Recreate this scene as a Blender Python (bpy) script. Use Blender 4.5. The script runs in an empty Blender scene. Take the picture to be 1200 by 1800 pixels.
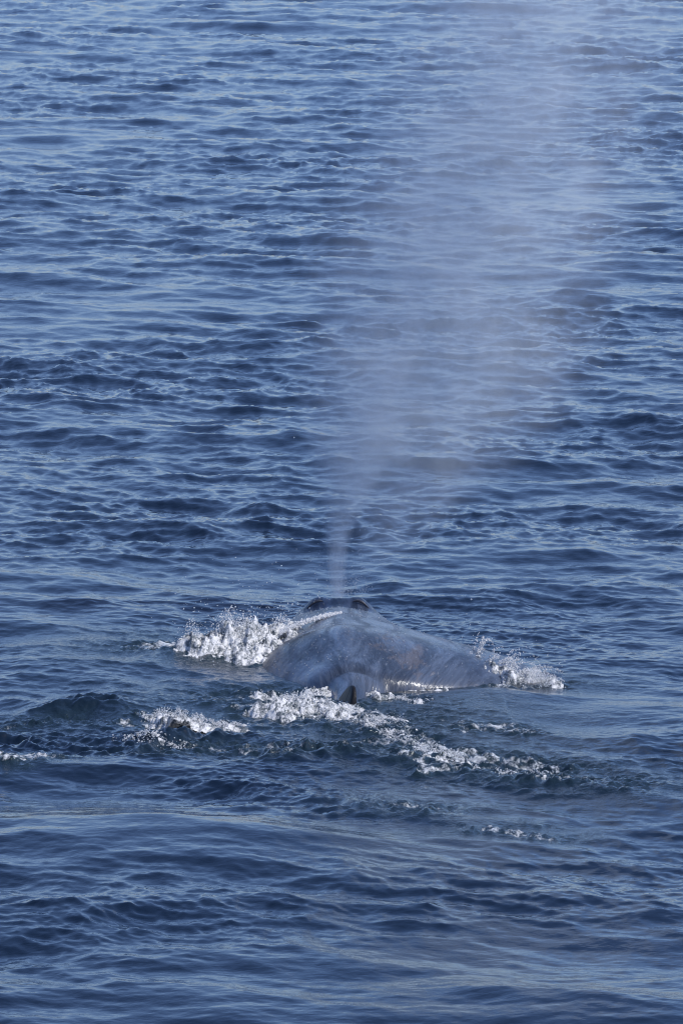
import bpy, math, random
import numpy as np
from mathutils import Vector, Matrix

# ---------------------------------------------------------------- camera, sky, sun
sc = bpy.context.scene
CAM_D, CAM_H = 110.0, 15.4
F_PX = 14300.0                      # focal length in pixels of the 1200 x 1800 photograph
PITCH = math.atan2(CAM_H, CAM_D) - (1235 - 900) / F_PX
cam_data = bpy.data.cameras.new('camera')
cam = bpy.data.objects.new('camera', cam_data)
sc.collection.objects.link(cam)
cam.location = (0, -CAM_D, CAM_H)
cam.rotation_euler = (math.pi / 2 - PITCH, 0, 0)
cam_data.sensor_fit = 'VERTICAL'
cam_data.sensor_height = 24.0
cam_data.lens = 24.0 * F_PX / 1800
cam_data.clip_start = 1.0
cam_data.clip_end = 30000.0
sc.camera = cam

SUN_EL, SUN_AZ = math.radians(52), math.radians(105)     # azimuth clockwise from +Y (away from the camera)
world = bpy.data.worlds.new('World')
sc.world = world
world.use_nodes = True
wn = world.node_tree.nodes
wn.clear()
sky = wn.new('ShaderNodeTexSky')
sky.sky_type = 'NISHITA'
sky.sun_disc = False
sky.sun_elevation = SUN_EL
sky.sun_rotation = SUN_AZ
sky.altitude = 0
sky.air_density = 0.78
sky.dust_density = 0.9
sky.ozone_density = 8.0
bg = wn.new('ShaderNodeBackground')
bg.inputs['Strength'].default_value = 0.15
wo = wn.new('ShaderNodeOutputWorld')
tint = wn.new('ShaderNodeMix')                    # a slightly hazy, less saturated blue over the whole sky
tint.data_type = 'RGBA'; tint.blend_type = 'MULTIPLY'; tint.inputs[0].default_value = 1.0
tint.inputs[7].default_value = (1.07, 0.978, 1.02, 1)
world.node_tree.links.new(sky.outputs[0], tint.inputs[6])
world.node_tree.links.new(tint.outputs[2], bg.inputs[0])
world.node_tree.links.new(bg.outputs[0], wo.inputs[0])

sun_data = bpy.data.lights.new('sun', 'SUN')
sun_data.energy = 3.7
sun_data.angle = math.radians(0.5)
sun_data.color = (1.0, 0.965, 0.92)
sun = bpy.data.objects.new('sun', sun_data)
sc.collection.objects.link(sun)
sd = Vector((math.sin(SUN_AZ) * math.cos(SUN_EL), math.cos(SUN_AZ) * math.cos(SUN_EL), math.sin(SUN_EL)))
sun.rotation_euler = sd.to_track_quat('Z', 'Y').to_euler()
sun.location = (20, -40, 60)

sc.view_settings.view_transform = 'Standard'
sc.view_settings.look = 'None'
sc.view_settings.gamma = 1.0
sc.view_settings.use_curve_mapping = False
sc.view_settings.exposure = 0.10
sc.cycles.max_bounces = 8
sc.cycles.use_denoising = True
sc.cycles.filter_width = 1.1
sc.cycles.volume_bounces = 2
sc.cycles.volume_step_rate = 1.0
sc.cycles.sample_clamp_indirect = 6.0

rng = np.random.default_rng(7)
random.seed(7)

# ---------------------------------------------------------------- helpers
def ground(px, py, z=0.0):
    """world point at height z seen at a pixel of the 1200 x 1800 photograph (used to lay out the place)"""
    u = (px - 600) / F_PX
    v = (900 - py) / F_PX
    d = np.array([u, math.cos(PITCH) + v * math.sin(PITCH), -math.sin(PITCH) + v * math.cos(PITCH)])
    t = (z - CAM_H) / d[2]
    return np.array([d[0] * t, -CAM_D + d[1] * t])

def smooth01(x):
    x = np.clip(x, 0, 1)
    return x * x * (3 - 2 * x)

class Tile:
    """a periodic random field sampled bilinearly, turned so that its repeats do not line up"""
    def __init__(self, arrs, L, rot):
        self.a, self.L, self.n = arrs, L, arrs[0].shape[0]
        self.c, self.s = math.cos(rot), math.sin(rot)
    def sample(self, x, y):
        u = (self.c * x + self.s * y) / self.L * self.n
        v = (-self.s * x + self.c * y) / self.L * self.n
        i0 = np.floor(u).astype(np.int64); j0 = np.floor(v).astype(np.int64)
        fu = u - i0; fv = v - j0
        i0 %= self.n; j0 %= self.n
        i1 = (i0 + 1) % self.n; j1 = (j0 + 1) % self.n
        out = []
        for a in self.a:
            out.append((a[j0, i0] * (1 - fu) + a[j0, i1] * fu) * (1 - fv) + (a[j1, i0] * (1 - fu) + a[j1, i1] * fu) * fv)
        return out
    def turn(self, dx, dy):
        return self.c * dx - self.s * dy, self.s * dx + self.c * dy

def wave_tile(n, L, lmin, lmax, mss, wind, spread, rot, seed, power=4.0):
    r = np.random.default_rng(seed)
    k1 = np.fft.fftfreq(n, L / n) * 2 * np.pi
    kx, ky = np.meshgrid(k1, k1)
    k = np.hypot(kx, ky); k[0, 0] = 1e-6
    P = k ** (-power) * np.exp(-(2 * np.pi / lmax / k) ** 2 * 0.5) * np.exp(-(k * lmin / 2 / np.pi) ** 2)
    P[0, 0] = 0
    a = np.arctan2(ky, kx) - (wind - rot)
    D = np.abs(np.cos(a)) ** spread + 0.16
    amp = np.sqrt(P * D) * (r.normal(size=k.shape) + 1j * r.normal(size=k.shape))
    h = np.fft.ifft2(amp)
    sx = np.fft.ifft2(1j * kx * amp).real; sy = np.fft.ifft2(1j * ky * amp).real
    sca = math.sqrt(mss / (sx.var() + sy.var()))
    dx = np.fft.ifft2(-1j * kx / k * amp).real * sca
    dy = np.fft.ifft2(-1j * ky / k * amp).real * sca
    return Tile([(h.real * sca), dx, dy], L, rot)

def noise_tile(n, L, lmin, lmax, beta, rot, seed):
    r = np.random.default_rng(seed)
    k1 = np.fft.fftfreq(n, L / n)
    kx, ky = np.meshgrid(k1, k1)
    k = np.hypot(kx, ky); k[0, 0] = 1e-6
    amp = k ** (-beta) * np.exp(-(k * lmin) ** 2) * np.exp(-(1 / lmax / k) ** 2 * 0.5)
    amp[0, 0] = 0
    f = np.fft.ifft2(amp * (r.normal(size=k.shape) + 1j * r.normal(size=k.shape))).real
    return Tile([f / f.std()], L, rot)

def poly_dist(x, y, pts, vals=None):
    """distance to a polyline, signed side (+ = towards camera), and the value interpolated along it"""
    best = np.full(x.shape, 1e9); side = np.zeros(x.shape); val = np.zeros(x.shape)
    for i in range(len(pts) - 1):
        a, b = np.asarray(pts[i]), np.asarray(pts[i + 1])
        ab = b - a; L2 = ab @ ab
        t = np.clip(((x - a[0]) * ab[0] + (y - a[1]) * ab[1]) / L2, 0, 1)
        dx = x - a[0] - t * ab[0]; dy = y - a[1] - t * ab[1]
        d = np.hypot(dx, dy)
        m = d < best
        best = np.where(m, d, best)
        side = np.where(m, -np.sign(ab[0] * dy - ab[1] * dx), side)
        if vals is not None:
            val = np.where(m, vals[i] + (vals[i + 1] - vals[i]) * t, val)
    return best, side, val

class NT:
    """short-hand for building node trees"""
    def __init__(self, name):
        self.m = bpy.data.materials.new(name); self.m.use_nodes = True
        self.t = self.m.node_tree; self.t.nodes.clear()
        self.out = self.t.nodes.new('ShaderNodeOutputMaterial')
    def n(self, typ, **kw):
        nd = self.t.nodes.new(typ)
        for k, v in kw.items():
            if k.startswith('i_'):
                nd.inputs[k[2:].replace('_', ' ')].default_value = v
            else:
                setattr(nd, k, v)
        return nd
    def l(self, a, b): self.t.links.new(a, b)
    def math(self, op, a, b=None, c=None, clamp=False):
        nd = self.t.nodes.new('ShaderNodeMath'); nd.operation = op; nd.use_clamp = clamp
        for i, v in enumerate((a, b, c)):
            if v is None: continue
            if isinstance(v, (int, float)): nd.inputs[i].default_value = v
            else: self.l(v, nd.inputs[i])
        return nd.outputs[0]
    def mapr(self, v, a, b, c=0.0, d=1.0, smooth=True):
        nd = self.t.nodes.new('ShaderNodeMapRange')
        nd.interpolation_type = 'SMOOTHSTEP' if smooth else 'LINEAR'
        self.l(v, nd.inputs[0])
        for i, q in enumerate((a, b, c, d)):
            nd.inputs[i + 1].default_value = q
        return nd.outputs[0]
    def noise(self, vec, scale, detail=3.0, rough=0.55, dist=0.0):
        nd = self.t.nodes.new('ShaderNodeTexNoise')
        nd.inputs['Scale'].default_value = scale; nd.inputs['Detail'].default_value = detail
        nd.inputs['Roughness'].default_value = rough; nd.inputs['Distortion'].default_value = dist
        if vec is not None: self.l(vec, nd.inputs['Vector'])
        return nd.outputs[0]
    def scalev(self, vec, s):
        nd = self.t.nodes.new('ShaderNodeVectorMath'); nd.operation = 'MULTIPLY'
        self.l(vec, nd.inputs[0]); nd.inputs[1].default_value = s
        return nd.outputs[0]
    def mixc(self, f, a, b, blend='MIX'):
        nd = self.t.nodes.new('ShaderNodeMix'); nd.data_type = 'RGBA'; nd.blend_type = blend
        if isinstance(f, (int, float)): nd.inputs[0].default_value = f
        else: self.l(f, nd.inputs[0])
        for i, v in ((6, a), (7, b)):
            if isinstance(v, tuple): nd.inputs[i].default_value = (*v, 1)
            else: self.l(v, nd.inputs[i])
        return nd.outputs[2]

def link(name, me, mat, parent=None):
    o = bpy.data.objects.new(name, me)
    sc.collection.objects.link(o)
    if mat: me.materials.append(mat)
    if parent: o.parent = parent
    return o

def mesh_np(name, V, F, smooth=True, attrs=None):
    me = bpy.data.meshes.new(name)
    V = np.asarray(V, dtype=np.float32); F = np.asarray(F, dtype=np.int32)
    k = F.shape[1]
    me.vertices.add(len(V)); me.vertices.foreach_set('co', V.ravel())
    me.loops.add(F.size); me.loops.foreach_set('vertex_index', F.ravel())
    me.polygons.add(len(F))
    me.polygons.foreach_set('loop_start', np.arange(0, F.size, k, dtype=np.int32))
    me.polygons.foreach_set('loop_total', np.full(len(F), k, dtype=np.int32))
    me.polygons.foreach_set('use_smooth', np.full(len(F), smooth, dtype=bool))
    for an, av in (attrs or {}).items():
        at = me.attributes.new(an, 'FLOAT', 'POINT')
        at.data.foreach_set('value', np.asarray(av, dtype=np.float32).ravel())
    me.update(calc_edges=True)
    return me

def tag(o, label=None, cat=None, kind=None, group=None):
    if label: o['label'] = label
    if cat: o['category'] = cat
    if kind: o['kind'] = kind
    if group: o['group'] = group

PHI = (1 + 5 ** 0.5) / 2
ICO = np.array([(-1, PHI, 0), (1, PHI, 0), (-1, -PHI, 0), (1, -PHI, 0), (0, -1, PHI), (0, 1, PHI), (0, -1, -PHI), (0, 1, -PHI),
                (PHI, 0, -1), (PHI, 0, 1), (-PHI, 0, -1), (-PHI, 0, 1)]) / math.sqrt(1 + PHI * PHI)
ICOF = np.array([(0, 11, 5), (0, 5, 1), (0, 1, 7), (0, 7, 10), (0, 10, 11), (1, 5, 9), (5, 11, 4), (11, 10, 2), (10, 7, 6), (7, 1, 8),
                 (3, 9, 4), (3, 4, 2), (3, 2, 6), (3, 6, 8), (3, 8, 9), (4, 9, 5), (2, 4, 11), (6, 2, 10), (8, 6, 7), (9, 8, 1)])

def blobs(name, pts, rad, mat, parent=None, stretch=None):
    pts = np.asarray(pts); rad = np.asarray(rad); n = len(pts)
    sca = rng.uniform(0.6, 1.4, (n, 1, 3)) if stretch is None else stretch[:, None, :]
    V = ICO[None] * sca * rad[:, None, None] * rng.uniform(0.8, 1.2, (n, 12, 1)) + pts[:, None, :]
    F = ICOF[None] + (np.arange(n) * 12)[:, None, None]
    me = mesh_np(name, V.reshape(-1, 3), F.reshape(-1, 3), True)
    return link(name, me, mat, parent)

# ---------------------------------------------------------------- materials
def water_material():
    N = NT('sea_water')
    geo = N.n('ShaderNodeNewGeometry')
    pos = geo.outputs['Position']
    foam = N.n('ShaderNodeAttribute', attribute_name='foam').outputs['Fac']
    aer = N.n('ShaderNodeAttribute', attribute_name='aerated').outputs['Fac']
    # foam: the mask broken up into lace by noise
    n1 = N.noise(N.scalev(pos, (1, 0.35, 1)), 7.0, 6.0, 0.65, 0.6)
    n2 = N.noise(N.scalev(pos, (1, 0.5, 1)), 30.0, 3.0, 0.6)
    nn = N.math('ADD', N.math('MULTIPLY', n1, 0.7), N.math('MULTIPLY', n2, 0.3))
    f = N.mapr(N.math('ADD', nn, foam), 0.95, 1.17)
    f = N.math('MULTIPLY', f, N.mapr(foam, 0.02, 0.2))
    base = N.mixc(aer, (0.0032, 0.0095, 0.022), (0.018, 0.036, 0.045))
    b1 = N.noise(N.scalev(pos, (0.8, 1.0, 1)), 8.0, 3.0, 0.5, 0.2)
    b2 = N.noise(N.scalev(pos, (1, 0.8, 1)), 20.0, 3.0, 0.6, 0.4)
    bump = N.n('ShaderNodeBump', i_Strength=1.0, i_Distance=0.006)
    N.l(N.math('ADD', b1, N.math('MULTIPLY', b2, N.math('MULTIPLY', aer, 6.0))), bump.inputs['Height'])
    w = N.n('ShaderNodeBsdfPrincipled', i_Roughness=0.015, i_IOR=1.333)
    N.l(N.math('ADD', N.math('MULTIPLY', aer, 0.07), 0.015), w.inputs['Roughness'])
    N.l(base, w.inputs['Base Color']); N.l(bump.outputs[0], w.inputs['Normal'])
    fb = N.n('ShaderNodeBump', i_Strength=1.0, i_Distance=0.03)
    N.l(nn, fb.inputs['Height'])
    fo = N.n('ShaderNodeBsdfPrincipled', i_Roughness=0.35)
    fo.inputs['Base Color'].default_value = (0.60, 0.63, 0.66, 1)
    N.l(fb.outputs[0], fo.inputs['Normal'])
    mx = N.n('ShaderNodeMixShader')
    N.l(f, mx.inputs[0]); N.l(w.outputs[0], mx.inputs[1]); N.l(fo.outputs[0], mx.inputs[2])
    N.l(mx.outputs[0], N.out.inputs[0])
    return N.m

def froth_material():
    N = NT('white_froth')
    geo = N.n('ShaderNodeNewGeometry')
    rnd = geo.outputs['Random Per Island']
    col = N.mixc(rnd, (0.80, 0.82, 0.84), (0.92, 0.92, 0.92))
    p = N.n('ShaderNodeBsdfPrincipled', i_Roughness=0.4, i_IOR=1.33)
    N.l(col, p.inputs['Base Color'])
    tr = N.n('ShaderNodeBsdfTranslucent'); N.l(col, tr.inputs[0])
    gl = N.n('ShaderNodeBsdfGlass', i_Roughness=0.05, i_IOR=1.33)
    m1 = N.n('ShaderNodeMixShader'); m1.inputs[0].default_value = 0.45
    N.l(p.outputs[0], m1.inputs[1]); N.l(tr.outputs[0], m1.inputs[2])
    m2 = N.n('ShaderNodeMixShader')
    N.l(N.mapr(rnd, 0.95, 0.96), m2.inputs[0])
    N.l(m1.outputs[0], m2.inputs[1]); N.l(gl.outputs[0], m2.inputs[2])
    N.l(m2.outputs[0], N.out.inputs[0])
    return N.m

def droplet_material():
    N = NT('water_droplets')
    p = N.n('ShaderNodeBsdfPrincipled', i_Roughness=0.08, i_IOR=1.33)
    p.inputs['Base Color'].default_value = (0.75, 0.78, 0.82, 1)
    gl = N.n('ShaderNodeBsdfGlass', i_Roughness=0.02, i_IOR=1.33)
    m = N.n('ShaderNodeMixShader'); m.inputs[0].default_value = 0.5
    N.l(p.outputs[0], m.inputs[1]); N.l(gl.outputs[0], m.inputs[2])
    N.l(m.outputs[0], N.out.inputs[0])
    return N.m

def skin_material():
    N = NT('whale_skin')
    tc = N.n('ShaderNodeTexCoord')
    sep = N.n('ShaderNodeSeparateXYZ'); N.l(tc.outputs['Object'], sep.inputs[0])
    girth = N.n('ShaderNodeAttribute', attribute_name='girth').outputs['Fac']
    cmb = N.n('ShaderNodeCombineXYZ')            # round the body, along the body
    N.l(girth, cmb.inputs[0]); N.l(sep.outputs[1], cmb.inputs[1])
    P = cmb.outputs[0]
    big = N.noise(N.scalev(P, (1.3, 0.30, 1)), 1.3, 4.0, 0.6, 0.5)
    mid = N.noise(N.scalev(P, (1, 0.16, 1)), 3.6, 6.0, 0.68, 0.6)
    spot = N.noise(N.scalev(P, (1, 0.25, 1)), 17.0, 4.0, 0.65, 0.3)
    c = N.mixc(N.mapr(mid, 0.40, 0.63), (0.024, 0.036, 0.062), (0.080, 0.108, 0.165))
    brown = N.mapr(N.math('ADD', N.math('MULTIPLY', N.n('ShaderNodeAttribute', attribute_name='brown').outputs['Fac'], 0.12), N.math('ADD', N.math('MULTIPLY', big, 0.7), N.math('MULTIPLY', spot, 0.3))), 0.49, 0.57)
    c = N.mixc(N.math('MULTIPLY', brown, 0.5), c, (0.110, 0.090, 0.085))
    pale = N.mapr(spot, 0.58, 0.72)
    c = N.mixc(N.math('MULTIPLY', pale, 0.6), c, (0.17, 0.19, 0.23))
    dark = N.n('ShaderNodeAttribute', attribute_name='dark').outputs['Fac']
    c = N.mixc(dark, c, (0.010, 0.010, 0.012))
    pal = N.n('ShaderNodeAttribute', attribute_name='pale').outputs['Fac']
    c = N.mixc(pal, c, (0.16, 0.185, 0.24))
    # running water: streaks down the flanks
    st = N.noise(N.scalev(P, (2.2, 0.30, 1)), 3.5, 5.0, 0.62, 0.9)
    fine = N.noise(N.scalev(P, (1, 0.3, 1)), 26.0, 2.0, 0.5)
    h = N.math('MULTIPLY', N.math('ADD', N.math('MULTIPLY', st, 0.8), N.math('MULTIPLY', fine, 0.2)), N.math('SUBTRACT', 1.0, pal))
    bump = N.n('ShaderNodeBump', i_Strength=1.0, i_Distance=0.042)
    N.l(h, bump.inputs['Height'])
    p = N.n('ShaderNodeBsdfPrincipled', i_Roughness=0.5, i_IOR=1.25)
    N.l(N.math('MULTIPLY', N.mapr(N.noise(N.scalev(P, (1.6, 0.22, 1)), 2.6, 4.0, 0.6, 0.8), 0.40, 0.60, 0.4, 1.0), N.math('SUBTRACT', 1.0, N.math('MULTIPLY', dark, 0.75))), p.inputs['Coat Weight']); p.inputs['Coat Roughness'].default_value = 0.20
    p.inputs['Coat IOR'].default_value = 1.33
    N.l(c, p.inputs['Base Color']); N.l(bump.outputs[0], p.inputs['Normal']); N.l(bump.outputs[0], p.inputs['Coat Normal'])
    N.l(p.outputs[0], N.out.inputs[0])
    return N.m

def dark_skin_material():
    N = NT('nostril_skin')
    tc = N.n('ShaderNodeTexCoord')
    c = N.mixc(N.noise(tc.outputs['Object'], 14.0), (0.05, 0.045, 0.05), (0.11, 0.10, 0.11))
    p = N.n('ShaderNodeBsdfPrincipled', i_Roughness=0.3)
    N.l(c, p.inputs['Base Color']); N.l(p.outputs[0], N.out.inputs[0])
    return N.m

def foam_material():
    N = NT('white_foam')
    pos = N.n('ShaderNodeNewGeometry').outputs['Position']
    a = N.noise(N.scalev(pos, (1, 0.4, 1)), 9.0, 5.0, 0.65, 0.4)
    b = N.noise(N.scalev(pos, (1, 0.5, 1)), 45.0, 3.0, 0.6)
    c = N.mixc(N.mapr(N.math('ADD', N.math('MULTIPLY', a, 0.65), N.math('MULTIPLY', b, 0.35)), 0.41, 0.57), (0.11, 0.135, 0.155), (0.86, 0.87, 0.88))
    bump = N.n('ShaderNodeBump', i_Strength=1.0, i_Distance=0.012)
    N.l(N.math('ADD', N.math('MULTIPLY', a, 0.5), b), bump.inputs['Height'])
    p = N.n('ShaderNodeBsdfPrincipled', i_Roughness=0.42, i_IOR=1.33)
    N.l(c, p.inputs['Base Color']); N.l(bump.outputs[0], p.inputs['Normal'])
    tr = N.n('ShaderNodeBsdfTranslucent'); N.l(c, tr.inputs[0])
    m = N.n('ShaderNodeMixShader'); m.inputs[0].default_value = 0.25
    N.l(p.outputs[0], m.inputs[1]); N.l(tr.outputs[0], m.inputs[2])
    N.l(m.outputs[0], N.out.inputs[0])
    return N.m

FOAMM = foam_material()
WATER, FROTH, DROP, SKIN, NOSTRIL = water_material(), froth_material(), droplet_material(), skin_material(), dark_skin_material()

# ---------------------------------------------------------------- the sea
WIND = math.radians(44)              # direction the waves run, from +X towards +Y
swell = wave_tile(1024, 139.0, 1.8, 6.0, 0.0032, math.radians(65), 2.0, 0.35, 11)
chop = wave_tile(2048, 83.0, 0.20, 1.5, 0.020, WIND, 1.4, 0.9, 12, 4.3)
ripple = wave_tile(1024, 21.0, 0.05, 0.28, 0.018, math.radians(32), 2.5, 0.2, 13)
patchy = noise_tile(512, 160.0, 3.0, 40.0, 1.6, 0.5, 14)
lumps = noise_tile(1024, 23.0, 0.04, 0.6, 1.5, 0.3, 15)
lumps2 = noise_tile(1024, 37.0, 0.10, 2.0, 1.9, 1.1, 16)

G = ground
LEFT_CREST = [G(330, 1150), G(420, 1148), G(490, 1135), G(545, 1118)]
RIDGES = [   # polyline, heights along it, width away from camera, width towards camera, roughness
    ([G(680, 1234), G(760, 1233), G(880, 1228), G(1020, 1232)], [0.07, 0.13, 0.15, 0.03], 0.7, 2.6, 0.0),      # swell welling over the right flank
    ([G(-80, 1296), G(60, 1300), G(190, 1312), G(330, 1318)], [0.07, 0.09, 0.09, 0.05], 0.4, 0.6, 1.0),        # choppy edge of the wake
    ([G(700, 1330), G(800, 1352), G(960, 1378), G(1120, 1392)], [0.03, 0.08, 0.10, 0.02], 0.5, 0.9, 0.6),
    ([G(430, 1318), G(560, 1326), G(680, 1330)], [0.03, 0.10, 0.03], 0.6, 0.9, 0.8),
    ([G(-40, 1262), G(60, 1252), G(140, 1246), G(170, 1246), G(250, 1250), G(330, 1262)], [0.02, 0.05, 0.17, 0.17, 0.05, 0.02], 0.45, 0.5, 0.5),
    ([G(250, 1296), G(310, 1300), G(430, 1302)], [0.05, 0.16, 0.06], 0.35, 0.45, 1.0),
    ([G(250, 1370), G(420, 1380), G(620, 1420), G(780, 1440)], [0.03, 0.13, 0.13, 0.03], 0.9, 1.1, 0.4),
    ([G(-100, 1478), G(200, 1488), G(420, 1508), G(640, 1530)], [0.07, 0.08, 0.09, 0.03], 2.4, 3.6, 0.0),      # smooth slick of the tail stroke
]
FOAM = [     # polyline, strength along it, half width
    ([G(470, 1232), G(530, 1245), G(600, 1262), G(680, 1268)], [0.48, 0.56, 0.56, 0.48], 1.3),
    ([G(560, 1215), G(640, 1222), G(740, 1240)], [0.45, 0.55, 0.35], 0.4),
    ([G(640, 1275), G(700, 1298), G(770, 1318), G(850, 1340), G(950, 1362), G(1090, 1378)], [0.46, 0.48, 0.52, 0.52, 0.48, 0.4], 0.8),
    ([G(700, 1330), G(770, 1352), G(800, 1354)], [0.45, 0.62, 0.45], 0.35),
    ([G(210, 1278), G(260, 1285), G(330, 1292)], [0.5, 0.66, 0.5], 0.22),
    ([G(265, 1262), G(320, 1268), G(440, 1272)], [0.5, 0.55, 0.4], 0.4),
    ([G(0, 1338), G(40, 1340), G(90, 1341)], [0.55, 0.62, 0.5], 0.35),
    ([G(0, 1275), G(80, 1268), G(170, 1276)], [0.40, 0.44, 0.38], 0.6),
    ([G(330, 1318), G(450, 1326), G(640, 1322)], [0.46, 0.46, 0.46], 0.45),
    ([G(800, 1272), G(870, 1278), G(930, 1290)], [0.45, 0.56, 0.45], 0.45),
    ([G(700, 1418), G(740, 1425)], [0.52, 0.52], 0.45),
    ([G(860, 1450), G(960, 1462)], [0.5, 0.5], 0.35),
    ([G(310, 1140), G(380, 1142), G(450, 1150), G(530, 1152)], [0.6, 0.85, 0.8, 0.6], 1.0),
    ([G(560, 1160), G(590, 1190)], [0.45, 0.4], 0.5),
    ([G(850, 1200), G(900, 1206), G(975, 1204)], [0.45, 0.5, 0.42], 0.5),
    ([G(660, 1222), G(700, 1226)], [0.5, 0.5], 0.3),
]

def sea_surface(x, y):
    """displaced points, foam and aeration at resting position x, y"""
    amp = 1 + 0.27 * np.clip(patchy.sample(x, y)[0], -2, 2)
    # calmer water round the whale and in the slick it leaves behind its tail
    near = np.exp(-((x - 0.5) / 4.0) ** 2 - ((y - 4) / 7.0) ** 2)
    slick = np.exp(-((x + 2.6) / 4.2) ** 2 - ((y + 12.0 + 0.5 * x) / 4.0) ** 2)
    far = ground(200, 455)
    slick = np.maximum(slick, 0.45 * np.exp(-((x - far[0] - 2) / 9.0) ** 2 - ((y - far[1]) / 9.0) ** 2))
    calm = np.exp(-((x - 2.8) / 2.0) ** 2 - ((y + 1.0) / 2.2) ** 2)
    h1, dx1, dy1 = swell.sample(x, y)
    h2, dx2, dy2 = chop.sample(x, y)
    h3, dx3, dy3 = ripple.sample(x, y)
    a1 = 1 - 0.75 * near
    a2 = amp * (1 - 0.6 * near) * (1 - 0.75 * slick) * (1 - 0.6 * calm)
    a3 = amp ** 2 * (1 - 0.8 * slick) * (1 - 0.6 * calm)
    z = h1 * a1 + h2 * a2 + h3 * a3
    X = x.copy(); Y = y.copy()
    for tl, dx, dy, a, q in ((swell, dx1, dy1, a1, 0.8), (chop, dx2, dy2, a2, 1.0), (ripple, dx3, dy3, a3, 0.7)):
        tx, ty = tl.turn(dx, dy)
        X -= q * a * tx; Y -= q * a * ty
    foam = np.zeros(x.shape); aer = np.zeros(x.shape)
    loc = (np.abs(x) < 14) & (y > -30) & (y < 25)
    xl, yl = x[loc], y[loc]
    l1 = lumps.sample(xl, yl)[0]; l2 = lumps2.sample(xl, yl)[0]
    zl = np.zeros(xl.shape); ch = np.zeros(xl.shape); fl = np.zeros(xl.shape); al = np.zeros(xl.shape)
    for pts, hs, wf, wn_, rough in RIDGES:
        d, s, v = poly_dist(xl + 0.15 * rough * l2, yl + 0.32 * rough * l2, pts, hs)
        zl += v * (1 + 0.45 * rough * l2 + 0.12 * rough * l1) * np.exp(-(d / np.where(s > 0, wn_, wf)) ** (1.25 if rough > 0.3 else 2.0))
        ch = np.maximum(ch, rough * v / 0.2 * np.exp(-(d / 1.3) ** 2))
    for pts, vs, w in FOAM:
        d, s, v = poly_dist(xl + 0.05 * l2, yl + 0.3 * l2, pts, vs)
        g = v * np.exp(-(d / w) ** 2)
        fl = np.maximum(fl, g); al = np.maximum(al, np.exp(-(d / (w * 1.9)) ** 2) * np.clip(v * 1.2, 0, 1))
    # the white water thrown up on the left
    d, s, v = poly_dist(xl, yl, LEFT_CREST, [0.08, 0.14, 0.12, 0.06])
    zl += v * np.exp(-(d / 0.7) ** 2)
    zl += (0.020 * smooth01(fl * 1.8) + 0.016 * ch) * l1 + 0.012 * l2 * al - 0.03 * ch * np.abs(l2)
    z[loc] += zl; foam[loc] = fl; aer[loc] = al
    return X, Y, z, foam, aer

def axis(dense, grow, first, limit):
    out = []; step = first; p = dense
    while p < limit:
        p += step; step *= grow; out.append(p)
    return np.array(out)

def build_sea():
    # rows: spaced as the eye meets them, from just before the frame to just beyond, then growing to the horizon
    th0 = PITCH + 1000 / F_PX; th1 = PITCH - 960 / F_PX
    tq = np.linspace(th0, th1, 4000)
    dens = 1 + 1.3 * smooth01((tq - (PITCH + 130 / F_PX)) * F_PX / 40) * smooth01(((PITCH + 520 / F_PX) - tq) * F_PX / 60)
    cum = np.concatenate([[0], np.cumsum(dens[1:])]); th = np.interp(np.linspace(0, cum[-1], 1560), cum, tq)
    yd = CAM_H / np.tan(th) - CAM_D
    yn = yd[0] - axis(0, 1.35, 0.3, 3000)[::-1]
    yf = yd[-1] + axis(0, 1.22, 1.2, 16000)
    ys = np.concatenate([yn, yd, yf])
    ud = np.linspace(-1.2, 1.2, 540)
    ue = axis(1.2, 1.35, 0.012, 900)
    us = np.concatenate([-ue[::-1], ud, ue])
    wid = (np.clip(ys, yd[0], yd[-1]) + CAM_D) * 600 / F_PX
    X = us[None, :] * wid[:, None]; Y = np.repeat(ys[:, None], len(us), 1)
    shp = X.shape
    x, y, z, foam, aer = sea_surface(X.ravel(), Y.ravel())
    nr, ncol = shp
    idx = np.arange(nr * ncol).reshape(nr, ncol)
    F = np.stack([idx[:-1, :-1], idx[:-1, 1:], idx[1:, 1:], idx[1:, :-1]], -1).reshape(-1, 4)
    me = mesh_np('sea', np.stack([x, y, z], -1), F, True, {'foam': foam, 'aerated': aer})
    o = link('sea', me, WATER)
    tag(o, 'rippled deep blue sea with foam streaks', None, 'structure')
    return o
build_sea()

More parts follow.
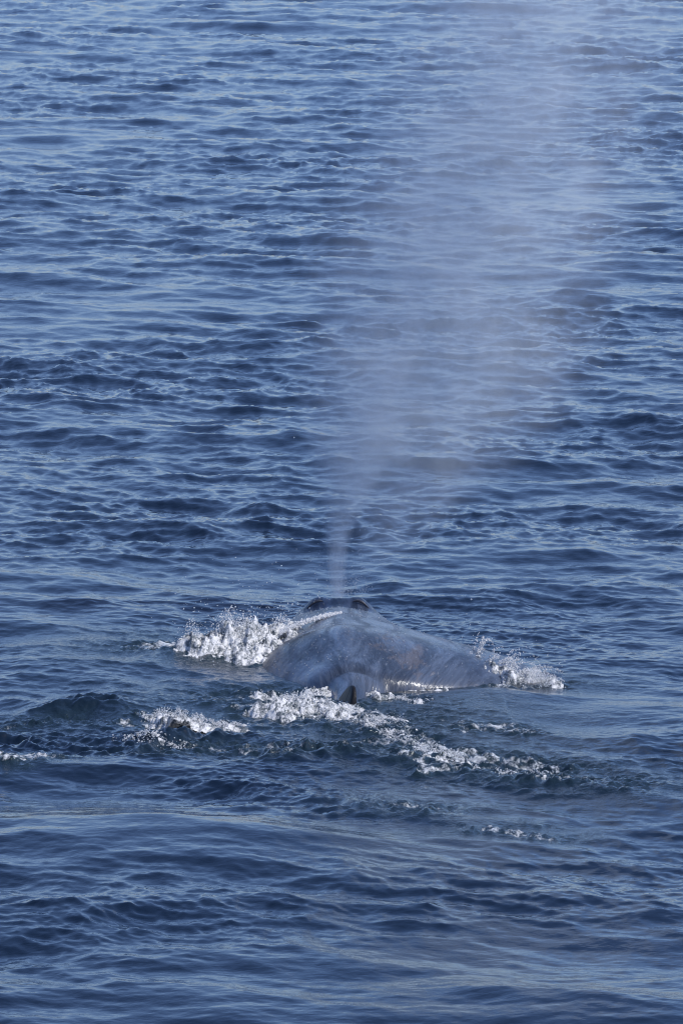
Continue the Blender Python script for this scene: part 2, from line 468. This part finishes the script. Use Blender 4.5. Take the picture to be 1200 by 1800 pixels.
# ---------------------------------------------------------------- the whale
SEC = np.array([  # s (m ahead of the fin), centre x, top z, half width left, half width right, upper half height, roundness
    [-8.6, -0.05, -1.00, 1.60, 1.60, 0.04, 2.0],
    [-8.0, -0.05, -0.95, 1.90, 1.90, 0.10, 2.0],
    [-7.4, -0.05, -0.90, 0.60, 0.60, 0.20, 2.0],
    [-6.0, -0.05, -0.70, 0.26, 0.26, 0.42, 2.0],
    [-4.0, -0.02, -0.46, 0.36, 0.36, 0.55, 1.9],
    [-2.0, 0.03, -0.16, 0.42, 0.42, 0.60, 1.8],
    [-0.6, 0.07, 0.02, 0.38, 0.38, 0.55, 1.9],
    [0.2, 0.13, 0.16, 0.30, 0.30, 0.45, 2.0],
    [0.75, 0.15, 0.235, 0.32, 0.32, 0.45, 2.0],
    [0.95, 0.14, 0.255, 0.38, 0.62, 0.48, 2.0],
    [1.2, 0.12, 0.30, 0.56, 1.30, 0.54, 2.0],
    [1.6, 0.10, 0.37, 0.80, 2.10, 0.68, 1.95],
    [2.4, 0.08, 0.46, 1.10, 2.85, 0.78, 1.9],
    [3.4, 0.05, 0.52, 1.38, 3.00, 0.90, 1.9],
    [4.8, 0.02, 0.48, 1.46, 2.30, 0.96, 1.9],
    [6.0, 0.03, 0.385, 1.42, 1.75, 0.95, 1.95],
    [7.2, -0.02, 0.305, 1.25, 1.42, 0.88, 2.0],
    [8.3, -0.05, 0.235, 1.10, 1.15, 0.80, 2.0],
    [9.3, -0.05, 0.13, 0.98, 1.00, 0.72, 2.1],
    [10.5, -0.05, 0.0, 0.90, 0.90, 0.60, 2.2],
    [12.0, -0.05, -0.20, 0.70, 0.70, 0.45, 2.3],
    [13.2, -0.05, -0.36, 0.45, 0.45, 0.30, 2.2],
    [13.7, -0.05, -0.47, 0.10, 0.10, 0.08, 2.0],
])

def catmull(tab, s):
    out = []
    for j in range(1, tab.shape[1]):
        xs, ys = tab[:, 0], tab[:, j]
        m = np.gradient(ys, xs)
        i = np.clip(np.searchsorted(xs, s) - 1, 0, len(xs) - 2)
        h = xs[i + 1] - xs[i]; t = (s - xs[i]) / h
        out.append((2*t**3-3*t**2+1)*ys[i] + (t**3-2*t**2+t)*h*m[i] + (-2*t**3+3*t**2)*ys[i+1] + (t**3-t**2)*h*m[i+1])
    return out

def build_whale():
    s = np.unique(np.round(np.concatenate([np.linspace(-8.6, -0.8, 60), np.linspace(-0.8, 1.6, 130), np.linspace(1.6, 8.4, 150),
                                           np.linspace(8.4, 10.2, 100), np.linspace(10.2, 13.7, 40)]), 4))
    # angles from the ridge of the back, packed close along the ridge for the fin
    a = np.concatenate([np.linspace(0, 0.40, 36)[:-1], np.linspace(0.40, 1.75, 80)[:-1], np.linspace(1.75, math.pi, 22)])
    ang = np.concatenate([-a[::-1][:-1], a])[1:]
    cx, zt, hwl, hwr, hh, pw = catmull(SEC, s)
    S, A = np.meshgrid(s, ang, indexing='ij')
    p = pw[:, None] + np.where(A < 0, -0.38, -0.10) * smooth01((S - 1.2) / 0.8) * smooth01((8.6 - S) / 1.5)
    c, q = np.cos(A), np.sin(A)
    rr = (np.abs(c) ** p + np.abs(q) ** p) ** (-1 / p)
    X = cx[:, None] + np.where(q < 0, hwl[:, None], hwr[:, None]) * rr * q
    Z = zt[:, None] - hh[:, None] * (1 - np.where(c > 0, 1.0, 1.9) * rr * c)
    xr = X - cx[:, None]
    top = c > 0
    # splash guard round the blowholes: two raised lips with a hollow behind them
    w = np.abs(xr)
    guard = np.exp(-((S - 9.45) / 0.36) ** 2) * (0.06 * np.exp(-((w - 0.34) / 0.15) ** 2) + 0.125 * np.exp(-(w / 0.56) ** 4))
    hollow = np.exp(-((S - 8.95) / 0.25) ** 2) * 0.06 * np.exp(-((w - 0.28) / 0.16) ** 2)
    Z = np.where(top, Z + guard - hollow, Z)
    # small ridge line and soft folds of the back
    Z += np.where(top, 0.03 * np.exp(-(xr / 0.20) ** 2) * np.clip(1 - np.abs(S - 4) / 6, 0, 1), 0)
    Z += np.where(top, 0.02 * np.sin(S * 2.3 + xr * 2.0) * np.exp(-((S - 4) / 3.5) ** 2), 0)
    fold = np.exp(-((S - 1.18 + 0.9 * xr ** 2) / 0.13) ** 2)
    Z -= np.where(top, 0.05 * fold, 0)
    # dorsal fin
    prof = np.clip(np.sin(np.clip(1 - (S + 0.78) / 0.70, 0, 1) * math.pi) , 0, 1) ** 0.8
    xf = -0.10 + 0.28 * (-0.10 - S)                      # the fin stands a little askew to the line of sight
    thick = np.exp(-(np.abs(xr - xf) / 0.058) ** 4)
    fin = 0.25 * prof * thick
    Z = np.where(top, Z + fin, Z)
    Y = S - np.where(top, 0.45 * fin, 0)                  # swept back
    X = X + np.where(top, 0.35 * fin, 0)
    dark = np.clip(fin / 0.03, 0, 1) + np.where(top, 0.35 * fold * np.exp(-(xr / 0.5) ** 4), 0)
    dark += np.where(top, 0.95 * np.exp(-((S - 4.25 - 0.9 * (xr + 0.55)) / 0.24) ** 2 - ((xr + 0.55) / 0.22) ** 4), 0)
    dark += np.where(top, 0.15 * np.exp(-((S - 9.22) / 0.16) ** 2) * np.exp(-((w - 0.34) / 0.12) ** 2), 0)
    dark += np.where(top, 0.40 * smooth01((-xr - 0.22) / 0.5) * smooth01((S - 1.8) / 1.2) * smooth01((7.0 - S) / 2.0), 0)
    pale = np.where(top, 0.15 * np.exp(-((S - 0.72) / 0.38) ** 2) * (np.abs(xr) < 1), 0) * (1 - np.clip(fin / 0.02, 0, 1))
    nr, nc = S.shape
    idx = np.arange(nr * nc).reshape(nr, nc)
    nxt = np.roll(idx, -1, 1)
    F = np.stack([idx[:-1], nxt[:-1], nxt[1:], idx[1:]], -1).reshape(-1, 4)
    V = np.stack([X, Y, Z], -1).reshape(-1, 3)
    # close both ends with one vertex each
    V = np.vstack([V, [[cx[0], s[0], zt[0] - hh[0]], [cx[-1], s[-1], zt[-1] - hh[-1]]]])
    n0 = nr * nc
    cap0 = np.stack([nxt[0], idx[0], np.full(nc, n0), np.full(nc, n0)], -1)[:, :3]
    cap1 = np.stack([idx[-1], nxt[-1], np.full(nc, n0 + 1)], -1)
    quads = F
    me = bpy.data.meshes.new('whale')
    faces = [tuple(f) for f in quads.tolist()] + [tuple(f) for f in cap0.tolist()] + [tuple(f) for f in cap1.tolist()]
    me.from_pydata(V.tolist(), [], faces)
    me.polygons.foreach_set('use_smooth', np.ones(len(me.polygons), dtype=bool))
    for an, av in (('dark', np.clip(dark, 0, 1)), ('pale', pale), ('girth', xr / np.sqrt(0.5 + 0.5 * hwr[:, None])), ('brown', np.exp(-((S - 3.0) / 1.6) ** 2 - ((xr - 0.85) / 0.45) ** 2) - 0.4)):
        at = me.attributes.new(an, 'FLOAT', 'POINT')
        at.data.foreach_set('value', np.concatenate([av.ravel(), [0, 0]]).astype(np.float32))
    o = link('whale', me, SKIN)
    tag(o, 'mottled blue grey whale showing its wet back and small dark dorsal fin', 'whale')
    # nostrils: two dark wet slits on the near side of the guard
    for sgn in (-1, 1):
        vs, fs = [], []
        n, m = 14, 6
        for i in range(n):
            t = i / (n - 1)
            for j in range(m):
                b = 2 * math.pi * j / m
                r = 0.022 * math.sin(math.pi * (0.06 + 0.88 * t)) + 0.004
                x = sgn * (0.22 + 0.24 * t)
                y = 9.20 - 0.05 * t
                z = 0.13 + 0.06 + 0.07 * math.sin(math.pi * (0.15 + 0.8 * t)) - 0.08 * t
                vs.append((-0.05 + x, y + r * 0.7 * math.cos(b), z + r * math.sin(b)))
        for i in range(n - 1):
            for j in range(m):
                fs.append((i*m+j, i*m+(j+1) % m, (i+1)*m+(j+1) % m, (i+1)*m+j))
        fs.append(tuple(range(m))); fs.append(tuple(range((n-1)*m, n*m)))
        nm = bpy.data.meshes.new('nostril'); nm.from_pydata(vs, [], fs)
        nm.polygons.foreach_set('use_smooth', np.ones(len(nm.polygons), dtype=bool))
        no = link('nostril', nm, NOSTRIL, o)
    n = 420
    pick = rng.integers(0, nr * nc, 60000)
    q = V[pick]; q = q[(q[:, 2] > 0.05) & (q[:, 1] > 1.6) & (q[:, 1] < 8.8)][:n]
    bd = blobs('glint_bead', q + [0, 0, 0.004], rng.uniform(0.003, 0.007, len(q)), DROP, o); tag(bd, kind='stuff')  # tiny pale beads added on the back to stand for glints
    return o, (s, cx, zt, hwl, hh, pw)
whale, WSEC = build_whale()

# ---------------------------------------------------------------- froth and droplets
def along(pts, vals, n):
    """n random points along a polyline with the value there"""
    pts = np.asarray(pts); vals = np.asarray(vals)
    seg = np.hypot(*np.diff(pts, axis=0).T); cum = np.concatenate([[0], np.cumsum(seg)])
    t = rng.uniform(0, cum[-1], n)
    return np.stack([np.interp(t, cum, pts[:, 0]), np.interp(t, cum, pts[:, 1])], -1), np.interp(t, cum, vals)

def froth_band(pts, hs, width, n, rmin, rmax, holes=0.0):
    c, h = along(pts, hs, n * 2)
    d = rng.normal(0, 1, (n * 2, 2)) * np.array([0.08, width * 0.5])
    xy = c + d
    l1 = lumps.sample(xy[:, 0], xy[:, 1] * 0.6)[0]
    keep = np.flatnonzero(l1 + 0.5 * rng.normal(size=len(l1)) > holes)[:n]
    xy, h, d, l1 = xy[keep], h[keep], d[keep], l1[keep]; n = len(keep)
    fall = np.exp(-(d[:, 1] / width) ** 2)
    ln = lumps2.sample(xy[:, 0], xy[:, 1])[0]
    top = h * fall * np.clip(0.6 + 0.35 * ln + 0.25 * l1, 0.05, 2.2)
    _, _, zw, _, _ = sea_surface(xy[:, 0], xy[:, 1])
    z = zw + top * rng.uniform(0, 1, n) ** 0.6
    r = rmin + (rmax - rmin) * rng.uniform(0, 1, n) ** 3
    return np.column_stack([xy, z]), r

def foam_body(name, bands, parent=None, dx=0.014, dy=0.028):
    """lumpy bodies of foam: for each band a heaped sheet that dives under the sea round its edge"""
    Vs, Fs, off = [], [], 0
    for pts, hs, width, holes in bands:
        p = np.asarray(pts)
        x0, x1 = p[:, 0].min() - width, p[:, 0].max() + width
        y0, y1 = p[:, 1].min() - 1.6 * width, p[:, 1].max() + 1.6 * width
        xs = np.arange(x0, x1, dx); ys = np.arange(y0, y1, dy)
        X, Y = np.meshgrid(xs, ys); sh = X.shape
        x, y = X.ravel(), Y.ravel()
        l1 = lumps.sample(x, y * 0.7)[0]; l2 = lumps2.sample(x, y * 0.7)[0]; l3 = lumps.sample(x * 2.3 + 5, y * 1.7)[0]
        d, sd_, v = poly_dist(x + 0.10 * l2, y + 0.25 * l2, pts, hs)
        ends = np.exp(-(np.clip(np.maximum(p[:, 0].min() - x, x - p[:, 0].max()), 0, None) / (0.25 * width + 0.05)) ** 2)
        bill = 0.55 + 0.30 * np.abs(l1) + 0.35 * l2 + 0.08 * np.abs(l3) - holes * (l1 < -0.2 - 0.2 * l2)
        body = v * np.exp(-(d / width) ** 2) * ends * bill
        _, _, zw, _, _ = sea_surface(x, y)
        z = zw + body + 0.010 * l3 * ends - 0.035 - 0.03 * (1 - np.exp(-(d / width) ** 4))
        nr, nc = sh
        idx = np.arange(nr * nc).reshape(nr, nc)
        F = np.stack([idx[:-1, :-1], idx[:-1, 1:], idx[1:, 1:], idx[1:, :-1]], -1).reshape(-1, 4)
        keep = (z - zw).reshape(-1)[F].max(1) > -0.02
        F = F[keep]; used = np.unique(F); mp = np.full(nr * nc, -1); mp[used] = np.arange(len(used))
        Vs.append(np.stack([x, y, z], -1)[used]); Fs.append(mp[F] + off); off += len(used)
    me = mesh_np(name, np.vstack(Vs), np.vstack(Fs), True)
    return link(name, me, FOAMM, parent)

# left: white water breaking along the flank and up onto the back
left = foam_body('splash', [(LEFT_CREST, [0.17, 0.27, 0.22, 0.12], 0.75, 0.5), ([G(385, 1140), G(435, 1140)], [0.20, 0.24], 0.35, 0.3), ([G(450, 1158), G(495, 1166), G(540, 1170)], [0.06, 0.09, 0.04], 0.25, 0.7), ([G(560, 1180), G(590, 1188)], [0.05, 0.05], 0.25, 0.7)])
tag(left, 'broad mound of white water breaking along the left flank of the whale', 'splash')
P1, R1 = froth_band(LEFT_CREST, [0.22, 0.38, 0.28, 0.12], 0.75, 6500, 0.003, 0.011)
P1b, R1b = froth_band([G(390, 1140), G(430, 1140)], [0.44, 0.44], 0.4, 2200, 0.003, 0.010)
edge = []
for i in range(2600):          # thin run of white water lying on the back's left shoulder
    t = random.random()
    px = 490 + 110 * t; py = 1112 - 17 * t + random.gauss(0, 3.5) * (1.25 - t)
    s_ = 5.2 + 1.9 * t + random.gauss(0, 0.15)
    cx_, zt_, hw_, hh_, pw_ = [np.interp(s_, WSEC[0], WSEC[k]) for k in range(1, 6)]
    x_ = (px - 600) / F_PX * (CAM_D + s_)
    q_ = min(0.98, abs((x_ - cx_) / hw_))
    edge.append((x_, s_, zt_ - hh_ * (1 - math.sqrt(1 - q_ * q_)) + abs(random.gauss(0, 0.03)) * (1.2 - t)))
RE = rng.uniform(0.004, 0.013, len(edge))
o = blobs('spray', np.vstack([P1, P1b, edge]), np.concatenate([R1, R1b, RE]), FROTH, left); tag(o, kind='stuff')
n = 800
c, h = along(LEFT_CREST, [0.45, 0.55, 0.4, 0.3], n)
pd = np.column_stack([c + rng.normal(0, 1, (n, 2)) * (0.25, 0.6), 0.15 + h * rng.exponential(0.6, n)])
d1 = blobs('droplet', pd, 0.004 + 0.008 * rng.uniform(0, 1, n) ** 3, DROP, left); tag(d1, kind='stuff')

# right: a crown of spray thrown up in arcs
RP = [G(838, 1186), G(888, 1196), G(975, 1202)]
right = foam_body('splash', [(RP, [0.26, 0.18, 0.07], 0.45, 0.5)])
tag(right, 'crown of white spray thrown up in arcs beside the right flank of the whale', 'splash')
pr, rr_ = froth_band(RP, [0.26, 0.18, 0.07], 0.4, 3500, 0.003, 0.010)
arc_p, arc_r = [pr], [rr_]
for k in range(54):
    t = random.random() ** 1.3
    b = G(822 + 110 * t, 1183 + 14 * t) + np.array([random.gauss(0, .03), random.gauss(0, .25)])
    vx, vz = random.uniform(0.1, 1.4) * (0.6 + t), (random.uniform(1.7, 3.5)) * (1 - 0.55 * t)
    vy = random.uniform(-0.5, 0.9)
    T = random.uniform(0.16, 0.46)
    m = random.randint(50, 120)
    tt = np.sort(rng.uniform(0.0, T, m))
    pts = np.column_stack([b[0] + vx * tt, b[1] + vy * tt, 0.02 + vz * tt - 4.9 * tt ** 2]) + rng.normal(0, 0.010, (m, 3))
    ok = pts[:, 2] > -0.02
    arc_p.append(pts[ok])
    arc_r.append((0.013 - 0.008 * tt / T)[ok] * rng.uniform(0.4, 1.1, ok.sum()))
o = blobs('spray', np.vstack(arc_p), np.concatenate(arc_r), FROTH, right); tag(o, kind='stuff')
n = 420
c, h = along([G(815, 1182), G(870, 1192), G(985, 1202)], [0.5, 0.4, 0.15], n)
pd = np.column_stack([c + rng.normal(0, 1, (n, 2)) * (0.12, 0.4), 0.04 + h * rng.exponential(0.5, n)])
d2 = blobs('droplet', pd, 0.004 + 0.008 * rng.uniform(0, 1, n) ** 3, DROP, right); tag(d2, kind='stuff')

# foam round the fin, the wake behind it and the chop on the left
def foam_thing(label, bands, spray):
    o = foam_body('foam', bands); tag(o, label, 'foam')
    P, R = zip(*[froth_band(*b) for b in spray])
    d = blobs('spray', np.vstack(P), np.concatenate(R), FROTH, o); tag(d, kind='stuff')
FP = [G(455, 1228), G(520, 1246), G(580, 1262), G(640, 1268), G(700, 1275)]
foam_thing('churned white foam boiling round the foot of the dorsal fin',
           [(FP, [0.06, 0.09, 0.10, 0.06, 0.03], 0.62, 1.0), ([G(545, 1212), G(600, 1216)], [0.05, 0.07], 0.35, 0.4), ([G(655, 1226), G(735, 1242)], [0.08, 0.05], 0.22, 0.3), ([G(664, 1213), G(715, 1212), G(790, 1216)], [0.06, 0.05, 0.05], 0.20, 0.6)],
           [(FP, [0.10, 0.12, 0.13, 0.09, 0.05], 0.7, 3500, 0.003, 0.010), ([G(560, 1214), G(610, 1222), G(700, 1234), G(745, 1244)], [0.03, 0.04, 0.05, 0.03], 0.25, 1300, 0.003, 0.009)])
WPS = [([G(640, 1276), G(700, 1296), G(745, 1314), G(800, 1330)], [0.03, 0.045, 0.055, 0.03], 0.22, 1.0),
       ([G(735, 1322), G(790, 1336), G(850, 1350), G(905, 1360)], [0.03, 0.05, 0.05, 0.02], 0.24, 1.0),
       ([G(880, 1350), G(930, 1362), G(985, 1372)], [0.03, 0.05, 0.02], 0.18, 0.8),
       ([G(700, 1322), G(750, 1334), G(800, 1350)], [0.02, 0.04, 0.02], 0.14, 0.8)]
foam_thing('long streak of white foam trailing away to the lower right of the dorsal fin', WPS,
           [(WPS[0][0], [0.04, 0.05, 0.06, 0.04], 0.25, 800, 0.003, 0.010), (WPS[1][0], [0.04, 0.06, 0.06, 0.03], 0.3, 900, 0.003, 0.011), (WPS[2][0], [0.03, 0.04, 0.02], 0.25, 350, 0.003, 0.009)])
SP = [G(212, 1302), G(275, 1311), G(338, 1319)]
foam_thing('thin white ribbon of foam on the wave crest below the broken curl',
           [(SP, [0.05, 0.07, 0.05], 0.16, 0.2)], [(SP, [0.04, 0.05, 0.04], 0.2, 500, 0.004, 0.012)])
CP = [G(268, 1268), G(320, 1278), G(430, 1282)]
foam_thing('small curl of broken white foam on the dark chop left of the dorsal fin',
           [(CP, [0.11, 0.11, 0.06], 0.35, 0.6)], [(CP, [0.09, 0.10, 0.05], 0.35, 2200, 0.003, 0.009)])

# ---------------------------------------------------------------- the blow
def build_blow():
    base = np.array([-0.05, 9.1, 0.30])
    H = 10.0
    zs = np.linspace(0, H, 28)
    def left(z):  return np.interp(z, [0, .4, 1.5, 3, 5, 7, 10], [-.22, -.35, -.95, -1.3, -1.3, -.9, -.1])
    def right(z): return np.interp(z, [0, .4, 1.5, 3, 5, 7, 10], [.22, .6, 3.0, 4.4, 5.1, 5.8, 6.6])
    nseg = 32
    V = []
    for z in zs:
        l, r = left(z), right(z)
        for j in range(nseg):
            b = 2 * math.pi * j / nseg
            V.append((base[0] + (l + r) / 2 + (r - l) / 2 * math.cos(b), base[1] + min(1.6, (r - l) / 2) * math.sin(b), base[2] + z))
    F = []
    for i in range(len(zs) - 1):
        for j in range(nseg):
            F.append((i*nseg+j, i*nseg+(j+1) % nseg, (i+1)*nseg+(j+1) % nseg, (i+1)*nseg+j))
    F.append(tuple(range(nseg))[::-1]); F.append(tuple(range((len(zs)-1)*nseg, len(zs)*nseg)))
    me = bpy.data.meshes.new('blow'); me.from_pydata(V, [], F)

    N = NT('blow_mist')
    geo = N.n('ShaderNodeNewGeometry')
    sub = N.n('ShaderNodeVectorMath', operation='SUBTRACT'); N.l(geo.outputs['Position'], sub.inputs[0]); sub.inputs[1].default_value = tuple(base)
    sep = N.n('ShaderNodeSeparateXYZ'); N.l(sub.outputs[0], sep.inputs[0])
    x, y, z = sep.outputs
    zn = N.math('DIVIDE', z, H)
    def curve(pts, lo, hi):
        nd = N.n('ShaderNodeFloatCurve')
        cv = nd.mapping.curves[0]
        while len(cv.points) < len(pts): cv.points.new(0.5, 0.5)
        for pnt, (a, b) in zip(cv.points, pts): pnt.location = (a / H, (b - lo) / (hi - lo)); 
        nd.mapping.update()
        N.l(zn, nd.inputs['Value'])
        return N.math('ADD', N.math('MULTIPLY', nd.outputs[0], hi - lo), lo)
    # the jet: a narrow column that leans and widens
    jc = curve([(0, 0), (1, .02), (2.2, .36), (3, .58), (4.7, .98), (6.35, 1.85), (8, 2.6), (10, 3.4)], 0, 4)
    jr = curve([(0, .16), (.9, .25), (1.4, .52), (2.2, 1.05), (3, 1.55), (4.7, 2.0), (6.35, 2.15), (8, 2.25), (10, 2.3)], 0, 3)
    js = curve([(0, 3.8), (.35, 3.2), (.8, 1.7), (1.3, .75), (2.2, .30), (3.5, .14), (5, .085), (6.35, .06), (8, .045), (10, .03)], 0, 4)
    def lobe(cx, r, ry):
        dx = N.math('DIVIDE', N.math('SUBTRACT', x, cx), r)
        dy = N.math('DIVIDE', y, ry)
        d2 = N.math('ADD', N.math('MULTIPLY', dx, dx), N.math('MULTIPLY', dy, dy))
        q = N.mapr(N.math('SQRT', d2), 0.0, 1.0, 1.0, 0.0)
        return N.math('MULTIPLY', q, N.math('POWER', q, 0.3))
    jet = N.math('MULTIPLY', lobe(jc, jr, N.math('MINIMUM', jr, 1.4)), js)
    # the veil: drops drifting down wind to the right
    vc = curve([(0, .2), (1, .8), (2.2, 1.3), (3, 1.6), (4.7, 1.9), (6.35, 2.4), (8, 2.9), (10, 3.3)], 0, 4)
    vr = curve([(0, .2), (1, 1.0), (2.2, 2.1), (3, 2.6), (4.7, 3.0), (6.35, 3.1), (8, 3.1), (10, 3.1)], 0, 4)
    vs = curve([(0, .0), (1, .08), (2.2, .15), (3, .18), (4.7, .195), (6.35, .165), (8, .13), (10, .10)], 0, 1)
    veil = N.math('MULTIPLY', lobe(vc, vr, N.math('MINIMUM', vr, 1.5)), vs)
    P = N.scalev(sub.outputs[0], (0.9, 0.9, 0.75))
    n1 = N.noise(P, 1.3, 5.0, 0.6, 0.3)
    n2 = N.noise(N.scalev(sub.outputs[0], (1.6, 1.6, 1.0)), 4.0, 4.0, 0.6, 0.3)
    nz = N.math('MULTIPLY', N.mapr(n1, 0.32, 0.68, 0.45, 1.55), N.mapr(n2, 0.3, 0.7, 0.7, 1.3))
    dens = N.math('MULTIPLY', N.math('ADD', jet, veil), nz)
    vol = N.n('ShaderNodeVolumePrincipled', i_Anisotropy=0.0)
    vol.inputs['Color'].default_value = (0.85, 0.93, 1.0, 1)
    N.l(N.math('MULTIPLY', dens, 3.3), vol.inputs['Density'])
    N.l(vol.outputs[0], N.out.inputs['Volume'])
    o = link('blow', me, N.m)
    tag(o, 'tall pale plume of misty spray rising from the blowhole and drifting right', 'spray plume')
    n = 500
    t = rng.exponential(0.35, n)
    pd = np.column_stack([base[0] + 0.12 + rng.normal(0, 1, n) * (0.14 + 0.12 * t), base[1] + rng.normal(0, .2, n), base[2] + 0.05 + t * 0.55])
    d = blobs('droplet', pd, rng.uniform(0.003, 0.007, n), DROP, o); tag(d, kind='stuff')
    return o
build_blow()
